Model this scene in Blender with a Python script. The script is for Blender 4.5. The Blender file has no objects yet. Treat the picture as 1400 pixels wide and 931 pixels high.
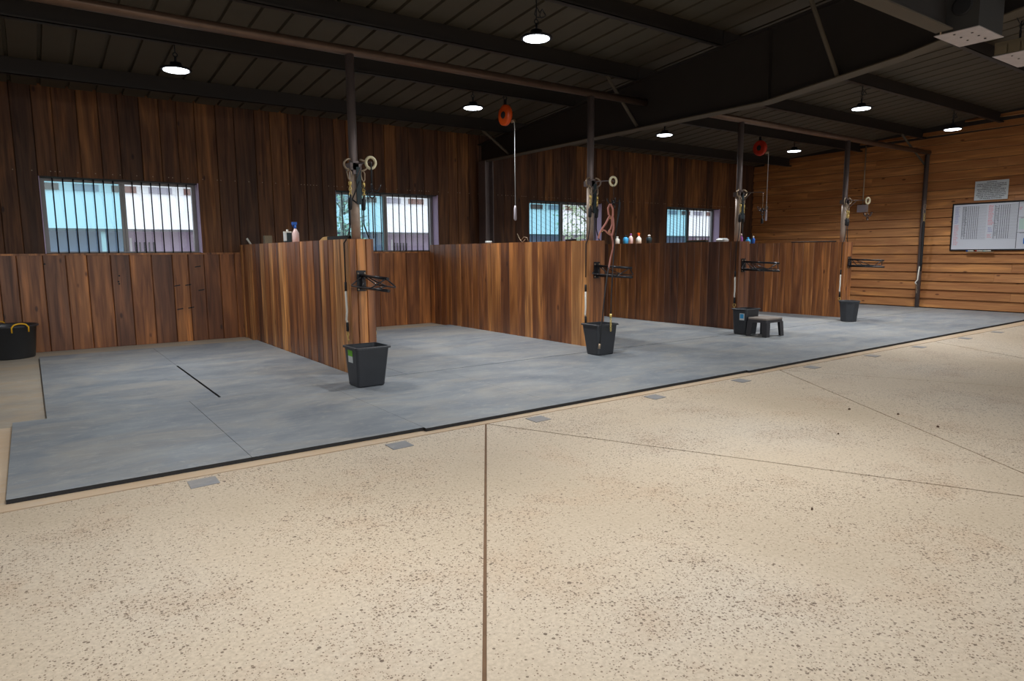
import bpy, math, random
from mathutils import Vector, Matrix
rnd = random.Random(7)
C = bpy.context.scene.collection
PI = math.pi

# ------------------------------------------------------------------ camera
F = 916.7; YAW, PITCH, ROLL, H = math.radians(35.606), math.radians(7.4515), math.radians(-0.4379), 1.25
cy, sy, cp, sp = math.cos(YAW), math.sin(YAW), math.cos(PITCH), math.sin(PITCH)
fw = Vector((sy*cp, cy*cp, -sp)); rt = Vector((cy, -sy, 0)); up = rt.cross(fw)
cr, sr = math.cos(ROLL), math.sin(ROLL)
R_, U_ = cr*rt + sr*up, -sr*rt + cr*up
cam = bpy.data.cameras.new('camera'); cam.lens = F*36/1400; cam.sensor_width = 36
cam.clip_start = .05; cam.clip_end = 300
co = bpy.data.objects.new('camera', cam); C.objects.link(co)
co.matrix_world = Matrix(((R_.x, U_.x, -fw.x, 0), (R_.y, U_.y, -fw.y, 0), (R_.z, U_.z, -fw.z, H), (0, 0, 0, 1)))
bpy.context.scene.camera = co

def at(px, py, ax, val):
    """world point seen at a pixel of the photo on the plane ax = val"""
    d = R_*(px-700)/F - U_*(py-465.5)/F + fw
    o = Vector((0, 0, H)); i = 'xyz'.index(ax)
    return o + d*((val-o[i])/d[i])

# ------------------------------------------------------------------ world, exposure
w = bpy.data.worlds.new('world'); bpy.context.scene.world = w; w.use_nodes = True
nt = w.node_tree; nt.nodes.clear()
sky = nt.nodes.new('ShaderNodeTexSky'); sky.sky_type = 'NISHITA'; sky.sun_disc = False
sky.sun_elevation = math.radians(50); sky.sun_rotation = math.radians(200); sky.dust_density = 3; sky.air_density = 1
mixw = nt.nodes.new('ShaderNodeMix'); mixw.data_type = 'RGBA'; mixw.inputs[0].default_value = .55
mixw.inputs[7].default_value = (6.5, 6.8, 7.2, 1)
bg = nt.nodes.new('ShaderNodeBackground'); bg.inputs[1].default_value = .25
ow = nt.nodes.new('ShaderNodeOutputWorld')
nt.links.new(sky.outputs[0], mixw.inputs[6]); nt.links.new(mixw.outputs[2], bg.inputs[0]); nt.links.new(bg.outputs[0], ow.inputs[0])
vs = bpy.context.scene.view_settings
vs.view_transform = 'Standard'; vs.look = 'None'; vs.gamma = 1; vs.use_curve_mapping = False; vs.exposure = 0.0
LAMP_W = 44; LAMP_COL = (.86, .93, 1.0); LIGHT_COL = (.96, .98, 1.0)

# ------------------------------------------------------------------ materials
def lin(r, g, b):
    f = lambda c: ((c/255+.055)/1.055)**2.4 if c > 10 else c/255/12.92
    return (f(r), f(g), f(b), 1)
class N:
    def __init__(s, name):
        s.m = bpy.data.materials.new(name); s.m.use_nodes = True; s.t = s.m.node_tree
        s.b = s.t.nodes['Principled BSDF']
    def n(s, typ, **k):
        x = s.t.nodes.new(typ)
        for a, v in k.items(): setattr(x, a, v)
        return x
    def l(s, a, b): s.t.links.new(a, b)
    def math(s, op, a, b=None):
        x = s.n('ShaderNodeMath', operation=op)
        for i, v in enumerate((a, b)):
            if v is None: continue
            if isinstance(v, (int, float)): x.inputs[i].default_value = v
            else: s.l(v, x.inputs[i])
        return x.outputs[0]
    def ramp(s, fac, stops, interp='LINEAR'):
        x = s.n('ShaderNodeValToRGB'); x.color_ramp.interpolation = interp
        e = x.color_ramp.elements
        while len(e) < len(stops): e.new(.5)
        for el, (p, c) in zip(e, stops): el.position = p; el.color = c if len(c) == 4 else (*c, 1)
        s.l(fac, x.inputs[0]); return x.outputs[0]
    def mix(s, fac, a, b, mode='MIX'):
        x = s.n('ShaderNodeMix', data_type='RGBA', blend_type=mode)
        for i, v in ((0, fac), (6, a), (7, b)):
            if isinstance(v, (int, float)): x.inputs[i].default_value = v
            elif isinstance(v, tuple): x.inputs[i].default_value = v
            else: s.l(v, x.inputs[i])
        return x.outputs[2]
    def noise(s, vec, scale, detail=3, rough=.5, dist=0):
        x = s.n('ShaderNodeTexNoise'); x.inputs['Scale'].default_value = scale
        x.inputs['Detail'].default_value = detail; x.inputs['Roughness'].default_value = rough; x.inputs['Distortion'].default_value = dist
        s.l(vec, x.inputs['Vector']); return x.outputs[0]
    def bump(s, h, strength=.3, dist=.01):
        x = s.n('ShaderNodeBump'); x.inputs['Strength'].default_value = strength; x.inputs['Distance'].default_value = dist
        s.l(h, x.inputs['Height']); s.l(x.outputs[0], s.b.inputs['Normal'])
def plain(name, col, rough=.5, metal=0, coat=0, var=0, vscale=8, spec=None):
    k = N(name); k.b.inputs['Roughness'].default_value = rough; k.b.inputs['Metallic'].default_value = metal
    k.b.inputs['Coat Weight'].default_value = coat
    if spec is not None: k.b.inputs['Specular IOR Level'].default_value = spec
    g = k.n('ShaderNodeNewGeometry')
    if var:
        nz = k.noise(g.outputs['Position'], vscale, 4, .6)
        c = k.mix(nz, tuple(x*(1-var) for x in col[:3])+(1,), tuple(min(1, x*(1+var)) for x in col[:3])+(1,))
        k.l(c, k.b.inputs['Base Color'])
    else: k.b.inputs['Base Color'].default_value = col
    return k.m
def wood(name, tones, axis='z', rough=.38, coat=.25, dark=.5, streak=.75):
    """planks; Object colour picks the tone, world position + per-object random offset drives the grain"""
    k = N(name); g = k.n('ShaderNodeNewGeometry'); oi = k.n('ShaderNodeObjectInfo')
    off = k.math('MULTIPLY', oi.outputs['Random'], 37.0)
    cb = k.n('ShaderNodeCombineXYZ')
    for i in range(3): k.l(off, cb.inputs[i])
    ad = k.n('ShaderNodeVectorMath', operation='ADD'); k.l(g.outputs['Position'], ad.inputs[0]); k.l(cb.outputs[0], ad.inputs[1])
    def mp(sc):
        m = k.n('ShaderNodeMapping'); m.inputs['Scale'].default_value = sc; k.l(ad.outputs[0], m.inputs[0]); return m.outputs[0]
    S = (lambda a, b: (a, a, b)) if axis == 'z' else (lambda a, b: (a, b, a))
    sep = k.n('ShaderNodeSeparateColor'); k.l(oi.outputs['Color'], sep.inputs[0])
    base = k.ramp(sep.outputs[0], tones)
    broad = k.noise(mp(S(9, .9)), 1, 2, .5, .6)
    fine = k.noise(mp(S(60, 2.2)), 1, 4, .65, .3)
    mid = k.noise(mp(S(22, 1.1)), 1, 3, .6, .5)
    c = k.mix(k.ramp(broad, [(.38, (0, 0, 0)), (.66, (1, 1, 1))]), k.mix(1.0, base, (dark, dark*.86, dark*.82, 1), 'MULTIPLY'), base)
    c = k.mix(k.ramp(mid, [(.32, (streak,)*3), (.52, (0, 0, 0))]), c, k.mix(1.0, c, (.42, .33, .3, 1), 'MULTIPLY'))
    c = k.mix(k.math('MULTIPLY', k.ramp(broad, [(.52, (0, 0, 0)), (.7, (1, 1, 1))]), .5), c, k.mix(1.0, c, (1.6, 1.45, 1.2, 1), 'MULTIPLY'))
    c = k.mix(k.ramp(fine, [(.35, (.4,)*3), (.6, (0, 0, 0))]), c, k.mix(1.0, c, (.5, .42, .38, 1), 'MULTIPLY'))
    v = k.n('ShaderNodeTexVoronoi'); v.inputs['Scale'].default_value = 1; k.l(mp(S(5.5, 2.4)), v.inputs['Vector'])
    kn = k.ramp(v.outputs['Distance'], [(.06, (.9,)*3), (.12, (0, 0, 0))])
    vs_ = k.n('ShaderNodeSeparateColor'); k.l(v.outputs['Color'], vs_.inputs[0])
    kn = k.math('MULTIPLY', kn, k.math('GREATER_THAN', vs_.outputs[0], .45))
    c = k.mix(kn, c, k.mix(1.0, c, (.25, .16, .12, 1), 'MULTIPLY'))
    k.l(c, k.b.inputs['Base Color'])
    k.l(k.ramp(mid, [(.2, (rough+.25,)*3), (.8, (rough,)*3)]), k.b.inputs['Roughness'])
    k.b.inputs['Coat Weight'].default_value = coat; k.b.inputs['Coat Roughness'].default_value = .3
    k.bump(fine, .25, .004)
    return k.m
W_PART = wood('cedar_partition', [(0, lin(110, 70, 48)), (.25, lin(148, 95, 56)), (.5, lin(178, 115, 61)), (.8, lin(204, 141, 80)), (1, lin(218, 162, 102))], 'z', .36, .3, .55)
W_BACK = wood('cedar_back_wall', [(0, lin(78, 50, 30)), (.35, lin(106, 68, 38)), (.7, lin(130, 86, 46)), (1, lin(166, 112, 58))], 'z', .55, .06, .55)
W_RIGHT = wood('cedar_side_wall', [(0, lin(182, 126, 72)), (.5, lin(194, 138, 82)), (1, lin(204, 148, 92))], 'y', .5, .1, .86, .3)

def concrete():
    k = N('aisle_concrete'); g = k.n('ShaderNodeNewGeometry'); p = g.outputs['Position']
    big = k.noise(p, .55, 4, .55); med = k.noise(p, 2.2, 5, .65); fn = k.noise(p, 60, 3, .7)
    c = k.ramp(big, [(.3, lin(192, 173, 146)), (.5, lin(210, 192, 167)), (.7, lin(212, 199, 180))])
    c = k.mix(k.ramp(med, [(.5, (0, 0, 0)), (.75, (.5,)*3)]), c, lin(190, 158, 124))
    c = k.mix(k.ramp(fn, [(.35, (.35,)*3), (.6, (0, 0, 0))]), c, lin(150, 130, 108))
    def specks(scale, r, dens_lo, dens_hi, col, base):
        nonlocal_seed = scale
        v = k.n('ShaderNodeTexVoronoi'); v.inputs['Scale'].default_value = scale; k.l(p, v.inputs['Vector'])
        dn = k.noise(p, 1.1, 6, .7)
        th = k.ramp(dn, [(.42, (dens_lo,)*3), (.66, (dens_hi,)*3)])
        sc = k.n('ShaderNodeSeparateColor'); k.l(v.outputs['Color'], sc.inputs[0])
        m = k.math('LESS_THAN', sc.outputs[0], th)
        rr = k.math('MULTIPLY', sc.outputs[1], r)
        m = k.math('MULTIPLY', m, k.math('LESS_THAN', v.outputs['Distance'], rr))
        return k.mix(k.math('MULTIPLY', m, .8), base, col)
    c = specks(150, .6, .12, .75, lin(116, 92, 70), c)
    c = specks(85, .55, .03, .5, lin(96, 76, 58), c)
    c = specks(38, .36, .0, .07, lin(88, 68, 52), c)
    k.l(c, k.b.inputs['Base Color']); k.b.inputs['Roughness'].default_value = .62
    k.bump(fn, .08, .002)
    return k.m
def dusty(name, c0, c1, dust, rough=.55):
    k = N(name); g = k.n('ShaderNodeNewGeometry'); p = g.outputs['Position']
    m = k.n('ShaderNodeMapping'); m.inputs['Scale'].default_value = (.8, 1.5, 1); k.l(p, m.inputs[0]); q = m.outputs[0]
    a = k.noise(q, 1.7, 9, .68, .4); b = k.noise(q, 1.1, 8, .68, .8); s = k.noise(q, 9, 8, .75, .8); f = k.noise(p, 90, 2, .6)
    c = k.mix(k.ramp(a, [(.32, (0, 0, 0)), (.68, (1, 1, 1))]), c0, c1)
    c = k.mix(k.ramp(b, [(.46, (0, 0, 0)), (.72, (.6,)*3)]), c, dust)
    c = k.mix(k.ramp(s, [(.52, (0, 0, 0)), (.74, (.5,)*3)]), c, lin(184, 180, 172))
    k.l(c, k.b.inputs['Base Color'])
    k.l(k.ramp(b, [(.4, (rough,)*3), (.7, (rough+.2,)*3)]), k.b.inputs['Roughness'])
    k.bump(f, .2, .002)
    return k.m
M_CONC = concrete()
M_MAT = dusty('rubber_mat', lin(110, 117, 125), lin(144, 148, 150), lin(172, 163, 148), .5)
M_MATEDGE = plain('mat_edge_rubber', lin(32, 31, 31), .8)
M_CURB = dusty('stall_concrete', lin(150, 142, 130), lin(172, 160, 142), lin(186, 158, 122), .6)
M_GRIT = plain('joint_grit', lin(118, 90, 66), .9, var=.3, vscale=14)
M_SAND = dusty('sandy_edge_concrete', lin(196, 168, 136), lin(206, 184, 156), lin(190, 156, 118), .7)
M_PLATE = dusty('floor_plate', lin(128, 128, 130), lin(146, 144, 142), lin(160, 146, 128), .5)
M_ROOF = plain('roof_panel', lin(76, 68, 54), .7, 0, var=.3, vscale=1.5)
M_GROOVE = plain('roof_panel_rib', lin(52, 46, 38), .8)
M_STEEL = plain('dark_frame_steel', lin(46, 40, 36), .55, .1, var=.2, vscale=3)
M_FLANGE = plain('dusty_flange', lin(84, 74, 60), .7, var=.2, vscale=3)
M_PIPE = plain('rusty_pipe', lin(104, 82, 68), .36, .55, var=.35, vscale=6)
M_POST = plain('post_steel', lin(116, 104, 102), .42, .5, var=.25, vscale=5)
M_SLEEVE = plain('worn_post_paint', lin(176, 156, 140), .45, .1, var=.25, vscale=16)
M_CHAN = plain('channel_teal', lin(38, 52, 56), .5, .3)
M_BLACK = plain('black_metal', lin(34, 34, 38), .35, .3, coat=.2)
M_PLAST = plain('black_plastic', lin(52, 54, 58), .42, var=.2, vscale=10)
M_RUBBER = plain('black_rubber', lin(28, 28, 30), .7)
M_STOOLTOP = plain('stool_top', lin(140, 128, 118), .65, var=.15, vscale=30)
M_STOOL = plain('stool_plastic', lin(58, 57, 60), .5)
M_BRASS = plain('brass', lin(224, 196, 120), .3, .45)
M_GALV = plain('worn_ring_steel', lin(168, 148, 124), .4, .5, var=.3, vscale=30)
M_WHITE = plain('white_plastic', lin(226, 222, 210), .45)
M_CREAM = plain('cream_tape', lin(222, 212, 176), .5)
M_ORANGE = plain('orange_plastic', lin(232, 88, 22), .35)
M_RED = plain('red_plastic', lin(178, 44, 20), .4)
M_HALT = plain('pink_leather', lin(186, 122, 108), .6, var=.15, vscale=30)
M_LAV = plain('lavender_paint', lin(208, 186, 220), .45)
M_ALU = plain('window_frame_metal', lin(132, 130, 130), .4, .5)
M_BAR = plain('window_bar_metal', lin(44, 44, 48), .45, .4)
M_YEL = plain('yellow_rope', lin(236, 178, 30), .6)
M_BOARD = plain('whiteboard_face', lin(212, 216, 226), .25)
M_SIGN = plain('sign_face', lin(214, 220, 224), .35)
M_INK = plain('black_ink', lin(58, 60, 74), .6)
M_INKB = plain('blue_ink', lin(120, 124, 190), .6)
M_INKR = plain('red_ink', lin(222, 130, 142), .6)
M_INKG = plain('green_paper', lin(186, 212, 206), .6)
M_BLUE = plain('blue_plastic', lin(24, 96, 190), .4)
M_CYAN = plain('cyan_plastic', lin(60, 160, 214), .4)
M_PINK = plain('pink_liquid', lin(228, 196, 190), .3)
M_PURP = plain('purple_plastic', lin(142, 78, 140), .4)
M_LIME = plain('lime_label', lin(118, 196, 40), .5)
M_LABEL = plain('label_paper', lin(212, 216, 214), .5)
M_TAN = plain('tan_wood', lin(196, 158, 98), .5)
M_BOXM = plain('brushed_box_metal', lin(205, 200, 198), .32, .7, var=.25, vscale=12)
M_BOXS = plain('box_side', lin(66, 64, 62), .5, .3)
M_BOXT = plain('box_tan_side', lin(112, 100, 78), .6)
M_HOUSE = plain('lamp_housing', lin(36, 38, 44), .4, .5)
M_GREY = plain('grey_box', lin(176, 168, 176), .45)
M_OUTW = plain('outbuilding_white', lin(236, 238, 240), .6)
M_OUTL = plain('outbuilding_lavender', lin(196, 180, 208), .7)
M_OUTD = plain('outbuilding_dark', lin(96, 96, 104), .6)
M_OUTB = plain('clerestory_brown', lin(124, 88, 80), .5)
M_OUTG = plain('clerestory_grey', lin(160, 158, 172), .4)
M_GRAVEL = plain('gravel', lin(150, 144, 134), .9, var=.2, vscale=3)
M_LEAF = plain('leaf', lin(176, 198, 164), .6, var=.4, vscale=2)
M_DIRT = plain('dirt', lin(84, 64, 48), .9)
M_BARK = plain('bark', lin(140, 134, 126), .8, var=.2)
def glass(name, tint, refl=.06):
    k = N(name); t = k.t
    tr = k.n('ShaderNodeBsdfTransparent'); tr.inputs[0].default_value = tint
    gl = k.n('ShaderNodeBsdfGlossy'); gl.inputs['Roughness'].default_value = .03
    mx = k.n('ShaderNodeMixShader'); mx.inputs[0].default_value = refl
    k.l(tr.outputs[0], mx.inputs[1]); k.l(gl.outputs[0], mx.inputs[2])
    k.l(mx.outputs[0], t.nodes['Material Output'].inputs[0]); return k.m
M_GLT = glass('tinted_glass', (.60, .83, .88, 1)); M_GLC = glass('clear_glass', (.93, .95, .96, 1), .04)
def emit(name, col, s):
    k = N(name); k.b.inputs['Base Color'].default_value = (.8, .8, .8, 1)
    k.b.inputs['Emission Color'].default_value = (*col, 1); k.b.inputs['Emission Strength'].default_value = s; return k.m
M_LENS = emit('lamp_lens', LAMP_COL, 8)

# ------------------------------------------------------------------ mesh building
class MB:
    def __init__(s): s.v = []; s.f = []; s.sm = []
    def add(s, vs, fs, smooth=False):
        o = len(s.v); s.v += [tuple(x) for x in vs]; s.f += [[i+o for i in f] for f in fs]; s.sm += [smooth]*len(fs); return s
    def box(s, x0, x1, y0, y1, z0, z1):
        return s.add([(x, y, z) for z in (z0, z1) for y in (y0, y1) for x in (x0, x1)],
                     [(0, 2, 3, 1), (4, 5, 7, 6), (0, 1, 5, 4), (2, 6, 7, 3), (0, 4, 6, 2), (1, 3, 7, 5)])
    def poly(s, pts, z0, z1):
        n = len(pts); return s.add([(x, y, z0) for x, y in pts]+[(x, y, z1) for x, y in pts],
            [tuple(range(n))[::-1], tuple(range(n, 2*n))]+[(i, (i+1) % n, n+(i+1) % n, n+i) for i in range(n)])
    def tube(s, pts, r, n=8, closed=False, cap=True):
        pts = [Vector(p) for p in pts]; m = len(pts); rs = r if isinstance(r, (list, tuple)) else [r]*m
        vs = []; prev = None
        for i, p in enumerate(pts):
            if closed: d = pts[(i+1) % m]-pts[i-1]
            else: d = pts[min(i+1, m-1)]-pts[max(i-1, 0)]
            d.normalize()
            if prev is None:
                a = Vector((0, 0, 1)) if abs(d.z) < .9 else Vector((1, 0, 0)); u = d.cross(a).normalized()
            else:
                u = (prev - d*prev.dot(d)); u = u.normalized() if u.length > 1e-6 else d.orthogonal().normalized()
            prev = u; q = d.cross(u)
            for k in range(n):
                a = 2*PI*k/n; vs.append(p+(u*math.cos(a)+q*math.sin(a))*rs[i])
        fs = []
        for i in range(m if closed else m-1):
            j = (i+1) % m
            for k in range(n): fs.append((i*n+k, i*n+(k+1) % n, j*n+(k+1) % n, j*n+k))
        s.add(vs, fs, True)
        if cap and not closed:
            o = len(s.v)-len(vs); s.f += [[o+k for k in range(n)][::-1], [o+(m-1)*n+k for k in range(n)]]; s.sm += [False]*2
        return s
    def lathe(s, prof, c=(0, 0, 0), n=20, axis='z', close=False):
        vs = []
        for r, h in prof:
            for k in range(n):
                a = 2*PI*k/n; x, y = r*math.cos(a), r*math.sin(a)
                p = (x, y, h) if axis == 'z' else ((h, x, y) if axis == 'x' else (x, h, y))
                vs.append((p[0]+c[0], p[1]+c[1], p[2]+c[2]))
        m = len(prof); fs = [(i*n+k, i*n+(k+1) % n, (i+1)*n+(k+1) % n, (i+1)*n+k) for i in range(m-1) for k in range(n)]
        s.add(vs, fs, True)
        o = len(s.v)-len(vs); s.f += [[o+k for k in range(n)][::-1], [o+(m-1)*n+k for k in range(n)]]; s.sm += [False]*2
        return s
    def torus(s, c, R, r, nrm='y', n=18, m=8, sx=1, sz=1):
        pts = []
        for i in range(n):
            a = 2*PI*i/n; u, v = R*math.cos(a)*sx, R*math.sin(a)*sz
            pts.append({'y': (c[0]+u, c[1], c[2]+v), 'x': (c[0], c[1]+u, c[2]+v), 'z': (c[0]+u, c[1]+v, c[2])}[nrm])
        return s.tube(pts, r, m, closed=True)
    def loft(s, rings, cap0=True, cap1=True, smooth=False):
        n = len(rings[0]); vs = [p for r in rings for p in r]
        fs = [(i*n+k, i*n+(k+1) % n, (i+1)*n+(k+1) % n, (i+1)*n+k) for i in range(len(rings)-1) for k in range(n)]
        s.add(vs, fs, smooth); o = len(s.v)-len(vs)
        if cap0: s.f.append([o+k for k in range(n)][::-1]); s.sm.append(False)
        if cap1: s.f.append([o+(len(rings)-1)*n+k for k in range(n)]); s.sm.append(False)
        return s
    def build(s, name, mat, parent=None, world=False, **props):
        me = bpy.data.meshes.new(name)
        off = wloc(parent) if (world and parent) else Vector((0, 0, 0))
        me.from_pydata([tuple(Vector(v)-off) for v in s.v], [], s.f)
        me.polygons.foreach_set('use_smooth', s.sm); me.update()
        for m_ in (mat if isinstance(mat, list) else [mat]): me.materials.append(m_)
        o = bpy.data.objects.new(name, me); C.objects.link(o)
        if parent: o.parent = parent
        for k_, v_ in props.items(): o[k_] = v_
        return o
def wloc(o):
    v = Vector((0, 0, 0))
    while o: v += o.location; o = o.parent
    return v
def thing(name, label, cat, loc=(0, 0, 0), rz=0, group=None):
    o = bpy.data.objects.new(name, None); o.empty_display_size = .1; C.objects.link(o)
    o.location = loc; o.rotation_euler.z = rz; o['label'] = label; o['category'] = cat
    if group: o['group'] = group
    return o
def tag(o, label, cat, group=None):
    o['label'] = label; o['category'] = cat
    if group: o['group'] = group
    return o
def struct(name, mb, mat):
    return mb.build(name, mat, None, kind='structure')
def dup(root, loc, label, group=None):
    r = root.copy(); C.objects.link(r); r.location = loc; r['label'] = label
    if group: r['group'] = group
    for ch in list(root.children):
        c = ch.copy(); C.objects.link(c); c.parent = r
        for g in list(ch.children):
            d = g.copy(); C.objects.link(d); d.parent = c
    return r
def tone(o, t): o.color = (t, t, t, 1); return o

def plank_x(x0, x1, yf, yb, z0, z1):
    """upright board facing -y (yf < yb) or +y, long edges eased"""
    s = 1 if yf < yb else -1; e = .006; g = .0022
    x0 += g; x1 -= g
    mb = MB(); ring = [(x0, yb), (x0, yf+s*e), (x0+e, yf), (x1-e, yf), (x1, yf+s*e), (x1, yb)]
    mb.poly(ring if s > 0 else ring[::-1], z0, z1); return mb
def plank_y(y0, y1, xf, xb, z0, z1):
    s = 1 if xf < xb else -1; e = .006; g = .0022; y0 += g; y1 -= g
    mb = MB(); ring = [(xb, y0), (xf+s*e, y0), (xf, y0+e), (xf, y1-e), (xf+s*e, y1), (xb, y1)]
    mb.poly(ring[::-1] if s > 0 else ring, z0, z1); return mb

# ------------------------------------------------------------------ floor
YL, YB, XR, XL, YN = 4.045, 10.82, 15.5, -7.0, -6.5
floor = struct('floor', MB().box(XL, XR+.3, YN, 11.1, -.25, -.006), M_GRIT)
def clip(poly, p, d, side):
    out = []; n = (-d[1], d[0])
    sd = lambda q: side*((q[0]-p[0])*n[0]+(q[1]-p[1])*n[1])
    for i in range(len(poly)):
        a, b = poly[i], poly[(i+1) % len(poly)]; sa, sb = sd(a), sd(b)
        if sa >= 0: out.append(a)
        if (sa >= 0) != (sb >= 0):
            t = sa/(sa-sb); out.append((a[0]+(b[0]-a[0])*t, a[1]+(b[1]-a[1])*t))
    return out
polys = [[(XL, YN), (XR, YN), (XR, YL-.008), (XL, YL-.008)]]
dA, dB = (-1.65, -2.49), (1.335, -2.805)
for V, ds in (((2.65, 4.04), (dA, dB)), ((6.37, 4.04), ((-1.89, -2.71), (.83, -1.75))), ((10.0, 4.04), ((-.6, -1.0),))):
    for d in ds:
        new = []
        for pl in polys:
            for s in (1, -1):
                q = clip(pl, V, d, s)
                ar = abs(sum(q[i][0]*q[(i+1) % len(q)][1]-q[(i+1) % len(q)][0]*q[i][1] for i in range(len(q))))/2 if len(q) > 2 else 0
                if ar > .02: new.append(q)
        polys = new
def inset(poly, e):
    n = len(poly); ar = sum(poly[i][0]*poly[(i+1) % n][1]-poly[(i+1) % n][0]*poly[i][1] for i in range(n))
    out = poly
    for i in range(n):
        a, b = poly[i], poly[(i+1) % n]; L = math.hypot(b[0]-a[0], b[1]-a[1])
        if L < 1e-5: continue
        d = ((b[0]-a[0])/L, (b[1]-a[1])/L); s = 1 if ar > 0 else -1
        p = (a[0]-d[1]*e*s, a[1]+d[0]*e*s); out = clip(out, p, d, s)
    return out
for pl in polys:
    q = inset(pl, .007)
    if len(q) > 2: MB().poly(q if sum(q[i][0]*q[(i+1) % len(q)][1]-q[(i+1) % len(q)][0]*q[i][1] for i in range(len(q))) > 0 else q[::-1], -.03, 0).build('slab', M_CONC, floor)
MB().box(XL, XR, YL+.004, 6.08, -.03, 0).build('slab', M_SAND, floor)
MB().box(XL, XR, 6.084, 11.0, -.03, 0).build('slab', M_CURB, floor)

# square grey plates let into the aisle beside the mats
ordn = ['first', 'second', 'third', 'fourth', 'fifth', 'sixth', 'seventh', 'eighth', 'ninth', 'tenth', 'eleventh', 'twelfth', 'thirteenth']
for i, x in enumerate([.69, 1.885, 3.04, 4.32, 5.535, 6.78, 8.08, 9.28, 10.69, 11.85]):
    q = MB(); q.poly([(x-.075, 3.84), (x+.075, 3.85), (x+.078, 3.985), (x-.07, 3.98)], .0005, .004)
    tag(q.build('floor_plate', M_PLATE), 'small square grey plate set in the concrete aisle, %s from the left' % ordn[i], 'floor plate', 'square plates along the mat edge')

# rubber mats
MT = .026
def mat(x0, x1, y0, y1, label, y0b=None, group='rubber mats'):
    y0b = y0 if y0b is None else y0b
    g = .0008; mb = MB()
    ring = [(x0+g, y0), (x1-g, y0b), (x1-g, y1-g), (x0+g, y1-g)]
    e = .0015; ins = [(x0+g+e, y0+e), (x1-g-e, y0b+e), (x1-g-e, y1-g-e), (x0+g+e, y1-g-e)]
    mb.loft([[(x, y, .001) for x, y in ring], [(x, y, MT-e) for x, y in ring], [(x, y, MT) for x, y in ins]])
    o = mb.build('rubber_mat', [M_MAT, M_MATEDGE])
    for p in o.data.polygons[:4]: p.material_index = 1
    for p in o.data.polygons[4:8]: p.material_index = 0
    tag(o, label, 'mat', group); return o
xs = [-.19, 1.015, 2.19, 3.44, 4.68, 5.96, 7.2, 8.42, 9.64, 10.86, 12.1, 13.3, 14.4, 15.42]
def fy(x):
    if x < 2.19: return 4.16-.006*x
    if x < 5.96: return 4.112+(x-2.19)*.011
    return 4.125+(x-5.96)*.016
for i in range(13):
    a, b = xs[i], xs[i+1]
    mat(a, b, fy(a+1e-4), 6.12, 'grey rubber mat in the row along the aisle edge, %s from the left' % ordn[i], fy(b-1e-3))
stall_x = [(.02, 2.61), (3.06, 5.855), (6.13, 8.965), (9.23, 12.075), (12.34, 15.42)]
for i, (a, b) in enumerate(((2.612, 3.058), (5.857, 6.128), (8.967, 9.228), (12.077, 12.338))):
    mat(a, b, 6.135, 6.44, 'narrow strip of grey mat at the foot of the %s partition from the left' % ordn[i])
mat(2.90, 3.058, 6.442, 10.0, 'long narrow strip of grey mat along the right side of the nearest partition')
sname = ['first', 'second', 'third', 'fourth', 'fifth']
for i, (a, b) in enumerate(stall_x):
    m = 1.262 if i == 0 else (a+b)/2
    for ry, (p, q) in (('front', (6.135 if i else 6.122, 8.2)), ('back', (8.2, 10.0))):
        gp = .009 if i == 0 and ry == 'front' else 0
        for cx_, (u, v) in (('left', (a, m-gp)), ('right', (m+gp, b))):
            mat(u, v, p, q, 'dusty grey rubber mat, %s %s one in the %s stall from the left' % (ry, cx_, sname[i]), group='rubber mats')

# ------------------------------------------------------------------ back wall with windows
wins = [(.2, 2.12), (4.2, 6.12), (8.19, 10.15), (12.2, 14.17)]
ZK, ZW, ZT = 1.285, 2.29, 3.46
mb = MB()
edges = [XL]+[e for w_ in wins for e in w_]+[XR+.3]
mb.box(XL, XR+.3, 10.84, 11.1, -.2, ZK-.01)
mb.box(XL, XR+.3, 10.825, 11.1, ZW+.02, ZT)
for i in range(0, len(edges), 2): mb.box(edges[i], edges[i+1], 10.825, 11.1, ZK-.01, ZW+.02)
mb.box(XL, XR, 10.725, 10.84, -.02, ZK-.03)
wall_back = struct('wall_back', mb, M_STEEL)
def cuts(a, b, lo, hi):
    xs_ = [a]
    while xs_[-1] < b-lo*1.4:
        xs_.append(min(b, xs_[-1]+rnd.uniform(lo, hi)))
    if xs_[-1] < b: xs_[-1] = b if b-xs_[-1] < lo*.6 else xs_[-1]
    if xs_[-1] < b: xs_.append(b)
    return xs_
def rt_(lo=0, hi=1, bias=1.0): return lo+(hi-lo)*rnd.random()**bias
segs = []
for i in range(len(edges)-1):
    a, b = edges[i], edges[i+1]
    z0 = ZW if i % 2 else ZK-.02
    cs = cuts(max(a, -2.5) if i == 0 else a, min(b, XR), .19, .31)
    for u, v in zip(cs, cs[1:]):
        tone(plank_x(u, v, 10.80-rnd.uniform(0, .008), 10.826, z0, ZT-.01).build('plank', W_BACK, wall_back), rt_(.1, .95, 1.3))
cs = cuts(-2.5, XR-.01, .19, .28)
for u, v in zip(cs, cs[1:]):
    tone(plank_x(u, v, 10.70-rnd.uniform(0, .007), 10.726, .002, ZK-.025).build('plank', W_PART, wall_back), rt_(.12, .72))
o = MB().box(-2.5, XR-.01, 10.685, 10.84, ZK-.025, ZK).build('ledge', W_PART, wall_back); tone(o, .6)
mb = MB()
for zz in (ZW+.06,):
    x = -.4
    while x < 15.3:
        mb.add([(x+dx, 10.785, zz+dz) for dx, dz in ((-.006, -.006), (.006, -.006), (.006, .006), (-.006, .006))]+[(x, 10.80, zz)], [(0, 1, 2, 3), (0, 4, 1), (1, 4, 2), (2, 4, 3), (3, 4, 0)])
        x += rnd.choice((.05, .09, .2))
mb.build('screw_heads', M_GALV, wall_back, kind='stuff')

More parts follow.
